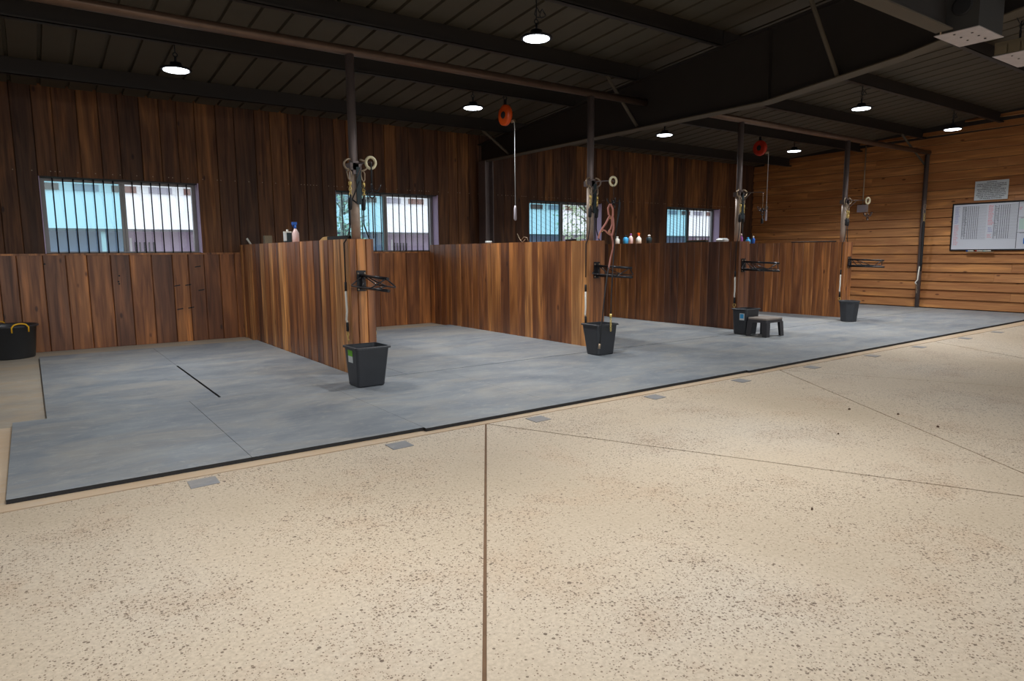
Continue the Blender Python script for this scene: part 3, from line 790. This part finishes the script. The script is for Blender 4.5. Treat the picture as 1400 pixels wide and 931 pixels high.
def sticker(t, base, rim, z1, ya, yb, za, zb, m, name, dep=.0025):
    """label lying on the sloping left side of a bin"""
    def X(z): k_ = (z-.04)/(z1-.06); return base[0]+(rim[0]+.016-base[0])*k_-dep
    mb = MB(); vs_ = [(X(z), y, z) for z in (za, zb) for y in (ya, yb)]+[(X(z)+.006, y, z) for z in (za, zb) for y in (ya, yb)]
    mb.add(vs_, [(0, 1, 3, 2), (4, 6, 7, 5), (0, 4, 5, 1), (2, 3, 7, 6), (0, 2, 6, 4), (1, 5, 7, 3)]); mb.build(name, m, t, True)
sticker(b1, (2.375,), (2.345,), .40, 5.83, 5.93, .31, .365, M_LIME, 'green_label')
sticker(b1, (2.375,), (2.345,), .40, 5.83, 5.93, .25, .31, M_LABEL, 'white_label')
b2 = rbin((5.425, 5.69, 5.82, 6.03), (5.395, 5.755, 5.80, 6.115), .395, 'black square bin below the pink halter, ropes hanging in front')
b3 = rbin((8.48, 8.77, 5.95, 6.18), (8.46, 8.83, 5.925, 6.22), .405, 'black bin with blue sticker behind the step stool', r=.05)
sticker(b3, (8.48,), (8.46,), .405, 5.98, 6.06, .24, .34, M_LABEL, 'white_label')
sticker(b3, (8.48,), (8.46,), .405, 5.99, 6.05, .265, .33, M_CYAN, 'blue_emblem', .004)
z0 = MT+.001; cx_, cy_ = 11.50, 6.02
b4 = thing('waste_bin', 'black round topped bin at the foot of the far partition', 'bin', (cx_, cy_, z0), 0, 'black bins at the partition ends')
def ngon(r, z, n=8, seg=3, mixr=0):
    out = []
    for k_ in range(n*seg):
        a = 2*PI*(k_)/(n*seg); loc = (a % (2*PI/n))-PI/n
        rr = r*math.cos(PI/n)/math.cos(loc); rr = rr*(1-mixr)+r*mixr; out.append((rr*math.cos(a+.2), rr*math.sin(a+.2), z))
    return out
MB().loft([ngon(.125, 0), ngon(.13, .01), ngon(.158, .30, mixr=.3), ngon(.165, .345, mixr=1), ngon(.15, .345, mixr=1), ngon(.12, .02)]).build('body', M_PLAST, b4)
MB().torus((0, 0, .35), .163, .009, 'z', 24, 8).build('rim', M_PLAST, b4)
# muck tub with yellow rope handles
tb = thing('muck_tub', 'round black tub with yellow rope handles at the left edge', 'tub', (-.26, 10.36, 0))
MB().lathe([(.235, .002), (.25, .012), (.285, .38), (.30, .385), (.31, .395), (.31, .405), (.298, .412), (.288, .40), (.28, .39), (.24, .03), (.05, .028)], n=32).build('body', M_PLAST, tb)
for a0 in (math.radians(-68), math.radians(112)):
    c, s = math.cos(a0), math.sin(a0); pts = []
    for k_ in range(9):
        u = -1+2*k_/8; w_ = .09*u; r_ = .318
        pts.append((c*r_-s*w_, s*r_+c*w_, .395+.045*(1-u*u)**.5))
    pts = [(pts[0][0], pts[0][1], .335)]+pts+[(pts[-1][0], pts[-1][1], .335)]
    MB().tube(pts, .009, 8).build('rope_handle', M_YEL, tb)

# step stool
st = thing('step_stool', 'low dark plastic step stool with a dusty grey top', 'stool', (8.62, 5.73, MT))
x0, x1, y0, y1, zt = 8.44, 8.84, 5.58, 5.90, .295
MB().loft([rrect(x0, x1, y0, y1, zt-.025, .03), rrect(x0, x1, y0, y1, zt-.006, .03), rrect(x0+.006, x1-.006, y0+.006, y1-.006, zt, .03)]).build('top', M_STOOLTOP, st, True)
MB().loft([rrect(x0-.003, x1+.003, y0-.003, y1+.003, zt-.065, .03), rrect(x0+.004, x1-.004, y0+.004, y1-.004, zt-.024, .03)]).build('apron', M_STOOL, st, True)
for sx, X in ((-1, x0), (1, x1)):
    for sy_, Y in ((-1, y0), (1, y1)):
        q = MB(); wd = .075
        def rg(xo, yo, w1, z): 
            xa, ya = X+sx*xo, Y+sy_*yo
            return [(xa, ya, z), (xa-sx*w1, ya, z), (xa-sx*w1, ya-sy_*.012, z), (xa-sx*.012, ya-sy_*.012, z), (xa-sx*.012, ya-sy_*w1, z), (xa, ya-sy_*w1, z)]
        q.loft([rg(.012, .012, .075, MT+.001), rg(.0, .0, .085, zt-.07), rg(.0, .0, .1, zt-.06)]); q.build('leg', M_STOOL, st, True)

# ------------------------------------------------------------------ things on the partition tops
def spray(loc, label, body, cap, h=.2, r=.038, group=None, rz=0, head=True):
    t = thing('spray_bottle' if head else 'bottle', label, 'bottle', loc, rz, group)
    MB().lathe([(r*.9, 0), (r, .006), (r, h*(.45 if head else .6)), (r*.55, h*(.6 if head else .74)), (r*.32, h*(.68 if head else .8)), (r*.32, h*(.7 if head else .84))], n=14).build('body', body, t)
    if head:
        MB().tube([(0, 0, h*.68), (0, 0, h*.72), (0, 0, h*.9)], [.017, .017, .012], 8).box(-.04, .02, -.012, .012, h*.86, h*1.0).tube([(-.026, 0, h*.9), (-.032, 0, h*.76)], .005, 6).build('nozzle', cap, t)
    else: MB().lathe([(r*.5, 0), (r*.5, h*.14), (r*.3, h*.2)], (0, 0, h*.8), 12).build('cap', cap, t)
    return t
Z = ZPT+.001
def onp(px, X, py=331): return at(px, py, 'x', X).y
spray((2.72, 8.38, Z), 'pink liquid bottle with a blue spray nozzle on the nearest partition', M_PINK, M_BLUE, .245, .042)
t = thing('spray_can', 'dark square bottle with white cap next to the pink bottle', 'bottle', (2.72, 8.70, Z))
MB().box(-.042, .042, -.03, .03, 0, .125).build('body', M_CHAN, t); MB().box(-.043, -.02, -.031, .031, .02, .128).build('label', M_LABEL, t)
MB().box(-.044, .044, -.032, .032, .125, .14).lathe([(.014, .14), (.014, .165)], n=10).build('cap', M_WHITE, t)
t = thing('white_stick', 'short white stick leaning at the far end of nearest partition', 'stick', (2.72, 10.45, Z)); MB().tube([(-.0, 0, .0), (-.05, .02, .09)], .014, 8).build('shaft', M_WHITE, t)
t = thing('brush', 'dark brush with a tan wooden end lying near the first post', 'brush', (2.72, 7.3, Z))
MB().box(-.025, .025, -.62, -.06, .0, .04).build('bristles', M_RUBBER, t)
MB().loft([[(-.02, -.07, 0), (.02, -.07, 0), (.02, -.07, .042), (-.02, -.07, .042)], [(-.02, .08, 0), (.02, .08, 0), (.02, .08, .038), (-.02, .08, .038)], [(-.015, .2, 0), (.015, .2, 0), (.015, .2, .006), (-.015, .2, .006)]]).build('handle', M_TAN, t)
t = thing('wood_block', 'small dark block on the far part of nearest partition', 'block', (2.74, 9.65, Z)); MB().box(-.05, .05, -.04, .04, 0, .11).build('block', M_BOXT, t)
t = thing('tape_roll', 'whitish roll lying on top of the second partition', 'roll', (5.98, onp(668, 5.98), Z)); MB().lathe([(.035, 0), (.055, .005), (.055, .035), (.035, .04)], n=16).build('roll', M_LABEL, t)
y_ = onp(715, 5.98)
t = thing('wire_loop', 'thin bent wire standing up from the second partition top', 'wire', (5.98, y_, Z))
MB().tube([(0, .14, .13), (0, .08, .05), (0, .02, .003), (0, -.02, .02), (0, -.06, .05)], .004, 5).tube([(0, .05, .03), (0, -.02, .08), (0, -.1, .07), (0, -.13, .01)], .004, 5).build('wire', M_GALV, t)
t = thing('rope_bundle', 'small dark rope bundle on the second partition top by the post', 'rope', (5.98, 6.95, Z))
MB().torus((0, 0, .014), .05, .013, 'z', 14, 8).torus((.01, .08, .014), .035, .012, 'z', 12, 8).build('coil', M_RUBBER, t)
g3 = 'bottles on the third partition'
spray((9.06, 9.22, Z), 'white bottle at left of the group on the third partition', M_WHITE, M_WHITE, .14, .045, g3, head=False)
spray((9.08, 9.02, Z), 'blue bottle with a black cap on the third partition', M_CYAN, M_RUBBER, .16, .05, g3, head=False)
spray((9.05, 8.86, Z), 'pale bottle with purple cap on the third partition', M_PINK, M_PURP, .18, .04, g3, head=False)
spray((9.07, 8.68, Z), 'white spray bottle with an orange red head on the third partition', M_WHITE, M_ORANGE, .19, .05, g3)
spray((9.06, 8.42, Z), 'dark bottle with white cap standing alone on the third partition', M_CHAN, M_WHITE, .15, .05, g3, head=False)
t = thing('cloth_bundle', 'folded white cloth on the third partition left of the post', 'cloth', (9.06, 6.85, Z)); MB().loft([rrect(-.07, .07, -.08, .08, 0, .03), rrect(-.075, .075, -.085, .085, .03, .03), rrect(-.05, .05, -.06, .06, .055, .03)]).build('cloth', M_LABEL, t)
t = thing('brush', 'low dark brush lying on the third partition before the cloth', 'brush', (9.06, 7.35, Z)); MB().box(-.03, .03, -.2, .2, 0, .022).build('bristles', M_CHAN, t); MB().box(-.028, .028, -.2, .2, .022, .035).build('back', M_BOXT, t)
g4 = 'bottles on the fourth partition'
spray((12.2, 8.75, Z), 'tall pink capped bottle on the fourth partition', M_PURP, M_PINK, .21, .035, g4, head=False)
spray((12.22, 8.6, Z), 'blue bottle with black cap on the fourth partition', M_CYAN, M_CYAN, .13, .05, g4, head=False)
spray((12.2, 8.46, Z), 'blue and white bottle, right one on the fourth partition', M_BLUE, M_WHITE, .15, .035, g4, head=False)
t = thing('rope_bundle', 'thin dark rope laid along the far partition top', 'rope', (12.2, 7.2, Z))
MB().tube([(0, -.5, .012), (.03, -.3, .012), (-.02, -.1, .012), (.02, .15, .012), (0, .4, .012)], .012, 6).build('coil', M_RUBBER, t)

# ------------------------------------------------------------------ cord reels
def reel(x, z, label, face, zc, y=8.07):
    t = thing('cord_reel', label, 'reel', (x, y, z), 0, 'reels hung from the ceiling')
    MB().lathe([(.10, -.035), (.135, -.03), (.145, -.02), (.145, .02), (.135, .03), (.10, .035)], n=26, axis='x').build('drum', face, t)
    MB().lathe([(.045, -.045), (.05, -.036)], n=14, axis='x').build('hub', M_RUBBER, t); MB().lathe([(.05, .036), (.045, .045)], n=14, axis='x').build('hub', M_RUBBER, t)
    MB().box(-.012, .012, -.02, .02, .12, .22).torus((0, 0, .24), .03, .008, 'y', 12, 6).build('hanger', M_BLACK, t)
    MB().tube([(.04, -.1, -.1), (.05, -.16, -.09)], .022, 8).build('outlet', M_GALV, t)
    MB().tube([(.05, -.15, -.1), (.05, -.16, -.2), (.05, -.16, zc-z+.1)], .005, 6).build('cable', M_LABEL, t)
    MB().tube([(.05, -.16, zc-z+.14), (.05, -.16, zc-z+.1), (.05, -.16, zc-z-.05), (.05, -.16, zc-z-.07)], [.01, .02, .022, .012], 8).build('cable_stop', M_GREY, t)
    return t
reel(5.69, 3.19, 'bright orange cord reel hanging over the second stall', M_ORANGE, 1.78)
reel(11.74, 3.23, 'dark red cord reel hanging beyond the third post', M_RED, 1.9)
for k_, x in enumerate((5.69, 11.74)):
    pass

# ------------------------------------------------------------------ side wall: box, whiteboard, sign
bx = thing('junction_box', 'small grey electrical box with conduit on the side wall', 'box', (15.44, 7.9, 2.18))
MB().box(15.36, 15.463, 7.80, 7.99, 2.10, 2.26).build('box', M_GREY, bx, True)
MB().tube([(15.43, 7.90, 2.26), (15.43, 7.90, 3.55)], .014, 8).build('conduit', M_GALV, bx, True)
XW = XR-.038
wb = thing('whiteboard', 'large whiteboard with ruled chart in a black frame', 'whiteboard', (XW, 4.9, 1.22))
yA, yB, zA, zB = 6.07, 3.85, 1.22, 2.17
MB().box(XW-.022, XW, yB, yA, zA, zB).build('frame', M_BLACK, wb, True)
MB().box(XW-.0245, XW-.02, yB+.03, yA-.03, zA+.03, zB-.03).build('writing_surface', M_BOARD, wb, True)
xs2 = XW-.0262
def U(px, py): return at(px, py, 'x', xs2)
hl = MB()
def bar2(mb, ya_, yb_, za_, zb_, off=0):
    x = xs2-off; mb.box(x, x+.0022, min(ya_, yb_), max(ya_, yb_), min(za_, zb_), max(za_, zb_))
# ruled chart: two blocks of columns
zt_, zb_ = 2.10, 1.455
for k_ in range(25):
    zz = zt_-(zt_-zb_)*k_/24; bar2(hl, 5.87, 5.45, zz-.0015, zz+.0015); bar2(hl, 5.33, 4.93, zz-.0015, zz+.0015)
for y_ in (5.87, 5.82, 5.775, 5.74, 5.705, 5.67, 5.635, 5.60, 5.31, 5.25, 5.21, 5.175, 5.14, 5.105, 5.07): bar2(hl, y_-.003, y_+.003, zb_, zt_)
for y_ in (4.93, 4.925): bar2(hl, y_-.002, y_+.002, 1.26, 2.14)
bar2(hl, 4.93, 3.9, 1.56, 1.566); bar2(hl, 4.93, 3.9, 2.12, 2.124); bar2(hl, 4.93, 3.9, 1.85, 1.854)
hl.build('ruled_lines', M_INK, wb, True)
def scrib(mb, ya_, yb_, z1_, z2_, rows, hgt=.012):
    for k_ in range(rows):
        zz = z1_+(z2_-z1_)*(k_+.5)/rows; y_ = ya_
        end = ya_+(yb_-ya_)*rnd.uniform(.6, 1)
        while y_ > end:
            w_ = rnd.uniform(.006, .016); bar2(mb, y_, y_-w_, zz-hgt*rnd.uniform(.25, .5), zz+hgt*rnd.uniform(.25, .5), .0006); y_ -= w_+.006
mb = MB(); scrib(mb, 6.01, 5.93, 2.11, 1.76, 14); scrib(mb, 5.41, 5.33, 1.68, 1.58, 4); mb.build('blue_writing', M_INKB, wb, True)
mb = MB(); scrib(mb, 6.01, 5.93, 1.74, 1.33, 16); scrib(mb, 5.42, 5.33, 2.11, 1.72, 16, .016); scrib(mb, 5.42, 5.34, 1.55, 1.47, 3); scrib(mb, 4.91, 4.86, 2.05, 1.99, 2, .02); mb.build('red_writing', M_INKR, wb, True)
mb = MB(); scrib(mb, 5.86, 5.80, 2.10, 1.5, 20); scrib(mb, 5.30, 5.26, 2.08, 1.5, 18); scrib(mb, 4.88, 4.75, 1.845, 1.825, 1); scrib(mb, 4.88, 4.75, 1.56, 1.545, 1); mb.build('black_writing', M_INK, wb, True)
MB().box(xs2, xs2+.002, 4.72, 4.90, 1.62, 1.82).box(xs2, xs2+.002, 4.5, 4.68, 1.62, 1.82).build('green_note', M_INKG, wb, True)
MB().box(XW-.07, XW-.02, 5.28, 5.75, 1.19, 1.205).build('marker_tray', M_BOXT, wb, True)
for k_, (y_, m_) in enumerate(((5.72, M_BLUE), (5.56, M_RED), (5.42, M_INKG))):
    q = thing('marker', ('blue', 'red', 'green')[k_]+' marker on the tray of the whiteboard', 'marker', (XW-.05, y_, 1.218), 0, 'markers on the whiteboard tray')
    MB().tube([(0, 0, 0), (0, -.10, 0)], .011, 8).build('barrel', M_WHITE, q); MB().tube([(0, .03, 0), (0, 0, 0)], .012, 8).build('cap', m_, q)
e_ = thing('eraser', 'blue eraser stuck on the whiteboard at the right edge', 'eraser', (XW-.03, 4.74, 1.40)); MB().box(-.03, .004, -.08, .06, -.055, .055).build('body', M_BLUE, e_)
sg = thing('warning_sign', 'white sign with black lettering above the whiteboard', 'sign', (XW, 5.42, 2.21))
MB().box(XW-.006, XW, 5.13, 5.70, 2.212, 2.585).build('panel', M_SIGN, sg, True)
lines = ['WARNING', 'UNDER TEXAS LAW (CHAPTER 87,', 'CIVIL PRACTICE AND REMEDIES', 'CODE), AN EQUINE', 'PROFESSIONAL IS NOT LIABLE', 'FOR AN INJURY TO OR THE', 'DEATH OF A PARTICIPANT IN', 'EQUINE ACTIVITIES RESULTING', 'FROM THE INHERENT RISKS', 'OF EQUINE ACTIVITIES.']
for k_, s_ in enumerate(lines):
    cu = bpy.data.curves.new('txt', 'FONT'); cu.body = s_; cu.size = .036; cu.align_x = 'CENTER'; cu.extrude = .0008; cu.offset = .0006
    tmp = bpy.data.objects.new('txt', cu); C.objects.link(tmp)
    bpy.context.view_layer.update()
    me = bpy.data.meshes.new_from_object(tmp.evaluated_get(bpy.context.evaluated_depsgraph_get()))
    bpy.data.objects.remove(tmp)
    wd = max(v.co.x for v in me.vertices)-min(v.co.x for v in me.vertices); sc_ = min(1, .51/wd)
    cz = 2.545-.0345*k_
    for v in me.vertices: v.co = (XW-.007-v.co.z-wloc(sg).x, 5.415-v.co.x*sc_-wloc(sg).y, cz+v.co.y*.8-wloc(sg).z)
    me.materials.clear(); me.materials.append(M_INK)
    o = bpy.data.objects.new('lettering', me); C.objects.link(o); o.parent = sg

# ------------------------------------------------------------------ outside
g = MB().box(-40, 90, 11.1, 120, -.3, -.1).box(-40, 60, -60, YN, -.3, -.02)
struct('ground_outside', g, M_GRAVEL)
ob = thing('outbuilding', 'long white roofed lavender barn seen through the windows', 'building', (24, 38, -.1))
X0, X1 = -12, 62
MB().box(X0, X1, 37.5, 37.7, -.1, 2.5).build('wall', M_OUTL, ob, True)
q = MB(); q.add([(X0, 35.7, 2.47), (X1, 35.7, 2.47), (X1, 42, 4.60), (X0, 42, 4.60), (X0, 35.7, 2.40), (X1, 35.7, 2.40), (X1, 42, 4.53), (X0, 42, 4.53)],
    [(0, 1, 2, 3), (7, 6, 5, 4), (0, 4, 5, 1), (1, 5, 6, 2), (2, 6, 7, 3), (3, 7, 4, 0)]); q.build('roof', M_OUTW, ob, True)
x = X0
while x < X1:
    mb = MB(); mb.add([(x+dx, y, z+dz) for (y, z) in ((35.68, 2.47), (42, 4.605)) for dx, dz in ((0, 0), (.04, .035), (.08, 0))], [(0, 1, 4, 3), (1, 2, 5, 4), (0, 2, 1), (3, 4, 5)])
    mb.build('roof_rib', M_OUTW, ob, True); x += .9
MB().box(X0, X1, 35.6, 35.7, 2.36, 2.47).build('gutter', M_OUTD, ob, True)
MB().box(X0, X1, 42.0, 42.3, 4.55, 5.0).build('clerestory_wall', M_OUTW, ob, True)
x = X0; k_ = 0
while x < X1:
    MB().box(x+.2, x+1.35, 41.95, 42.0, 4.62, 4.95).build('clerestory_window', M_OUTB if k_ % 2 else M_OUTG, ob, True); x += 1.75; k_ += 1
q = MB(); q.add([(X0, 41.6, 4.98), (X1, 41.6, 4.98), (X1, 41.6, 5.12), (X0, 41.6, 5.12), (X0, 48, 7.4), (X1, 48, 7.4), (X1, 48, 7.3), (X0, 48, 7.3)],
    [(0, 1, 2, 3), (3, 2, 5, 4), (4, 5, 6, 7), (7, 6, 1, 0), (0, 3, 4, 7), (1, 6, 5, 2)]); q.build('upper_roof', M_OUTW, ob, True)
x = X0+1
while x < X1:
    MB().box(x, x+.18, 35.8, 35.98, -.1, 2.42).build('post', M_OUTW, ob, True)
    for j in range(5):
        MB().box(x+1.5+j*.2, x+1.56+j*.2, 37.42, 37.5, .2, 1.9).build('stall_bar', M_OUTD, ob, True)
    MB().box(x+1.3, x+1.38, 37.4, 37.5, -.1, 2.1).build('door_frame', M_OUTW, ob, True)
    x += 4.6
def tree(name, lab, x, y, h, cr_, seed, nl=2600):
    r = random.Random(seed); t = thing(name, lab, 'tree', (x, y, -.1), 0, 'trees outside the windows')
    mb = MB(); mb.tube([(0, 0, 0), (.05, 0, h*.3), (-.1, 0, h*.6), (.05, .1, h*.9)], [.14, .12, .08, .03], 8)
    for k_ in range(14):
        a = r.uniform(0, 2*PI); z = h*r.uniform(.22, .75); L = cr_*r.uniform(.6, 1)
        mb.tube([(0, 0, z), (math.cos(a)*L*.5, math.sin(a)*L*.5, z+.35*L), (math.cos(a)*L, math.sin(a)*L, z+.5*L)], [.05, .03, .01], 5)
    mb.build('trunk', M_BARK, t)
    mb = MB()
    for k_ in range(nl):
        a, c = r.uniform(0, 2*PI), r.uniform(-1, 1); rr = cr_*r.uniform(.15, 1)**.6
        s = math.sqrt(1-c*c); p = Vector((math.cos(a)*s*rr, math.sin(a)*s*rr, h*.55+c*h*.42*(rr/cr_)))
        u = Vector((r.uniform(-1, 1), r.uniform(-1, 1), r.uniform(-1, 1))).normalized()*r.uniform(.05, .1); v = u.orthogonal().normalized()*.05
        mb.add([p-u, p+v, p+u, p-v], [(0, 1, 2, 3)])
    mb.build('foliage', M_LEAF, t, kind='stuff')
tree('leafy_tree', 'pale green tree filling the right pane of the third window', 19.2, 21.0, 4.6, 1.7, 3, 1500)
tree('leafy_tree', 'pale green tree at the left edge of the second window', 9.6, 24, 4.6, 1.0, 5, 420)

# small clods of dirt lying on the aisle
for px, py, lab in ((1161, 560, 'small dark clod of dirt on the aisle, farthest left of three'), (1228, 567, 'small dark clod of dirt on the aisle, middle of three'), (1282, 584, 'small dark clod of dirt on the aisle, nearest the right joint'),
                    (1146, 594, 'tiny dark clod of dirt left of the diagonal joint'), (1110, 697, 'tiny dark clod of dirt low right on the aisle')):
    p = at(px, py, 'z', 0); r_ = .007 if py > 590 else .012
    q = MB(); rr_ = random.Random(px)
    rings = []
    for zz, f_ in ((0.0005, .9), (.006, 1), (.012, .5)):
        rings.append([(math.cos(a*PI/4)*r_*f_*rr_.uniform(.7, 1.3), math.sin(a*PI/4)*r_*f_*rr_.uniform(.5, 1), zz) for a in range(8)])
    o = q.loft(rings).build('dirt_clod', M_DIRT); o.location = (p.x, p.y, 0); tag(o, lab, 'dirt', 'clods of dirt on the aisle')
# saw slots and bolt holes in the low wall of the first stall
for px, py in ((243, 391), (258, 390), (247, 423), (262, 421), (271, 365), (276, 397)):
    p = at(px, py, 'y', 10.692)
    o = MB().box(p.x-.045, p.x+.035, 10.6905, 10.694, p.z-.008, p.z+.008); o.v = [(x, y, z+(.012 if x > p.x else 0)) for x, y, z in o.v]; o.build('slot', M_RUBBER, wall_back)
for px, py in ((163, 377), (163, 388), (162, 385), (61, 361)):
    p = at(px, py, 'y', 10.692); MB().lathe([(.012, 0), (.012, .003)], (p.x, 10.690, p.z), 8, 'y').build('bolt_hole', M_RUBBER, wall_back)

# small pieces that belong to a part become its sub-parts
for o in list(C.objects):
    for kid, host in (('bolt', 'back_plate'), ('rim', 'body'), ('hook', 'housing'), ('outlet', 'drum'), ('rope_end', 'rope'), ('brass_snap', 'rope')):
        if o.type == 'MESH' and o.parent and o.name.split('.')[0] == kid:
            h = [c for c in o.parent.children if c.name.split('.')[0] == host]
            if h: o.parent = h[0]
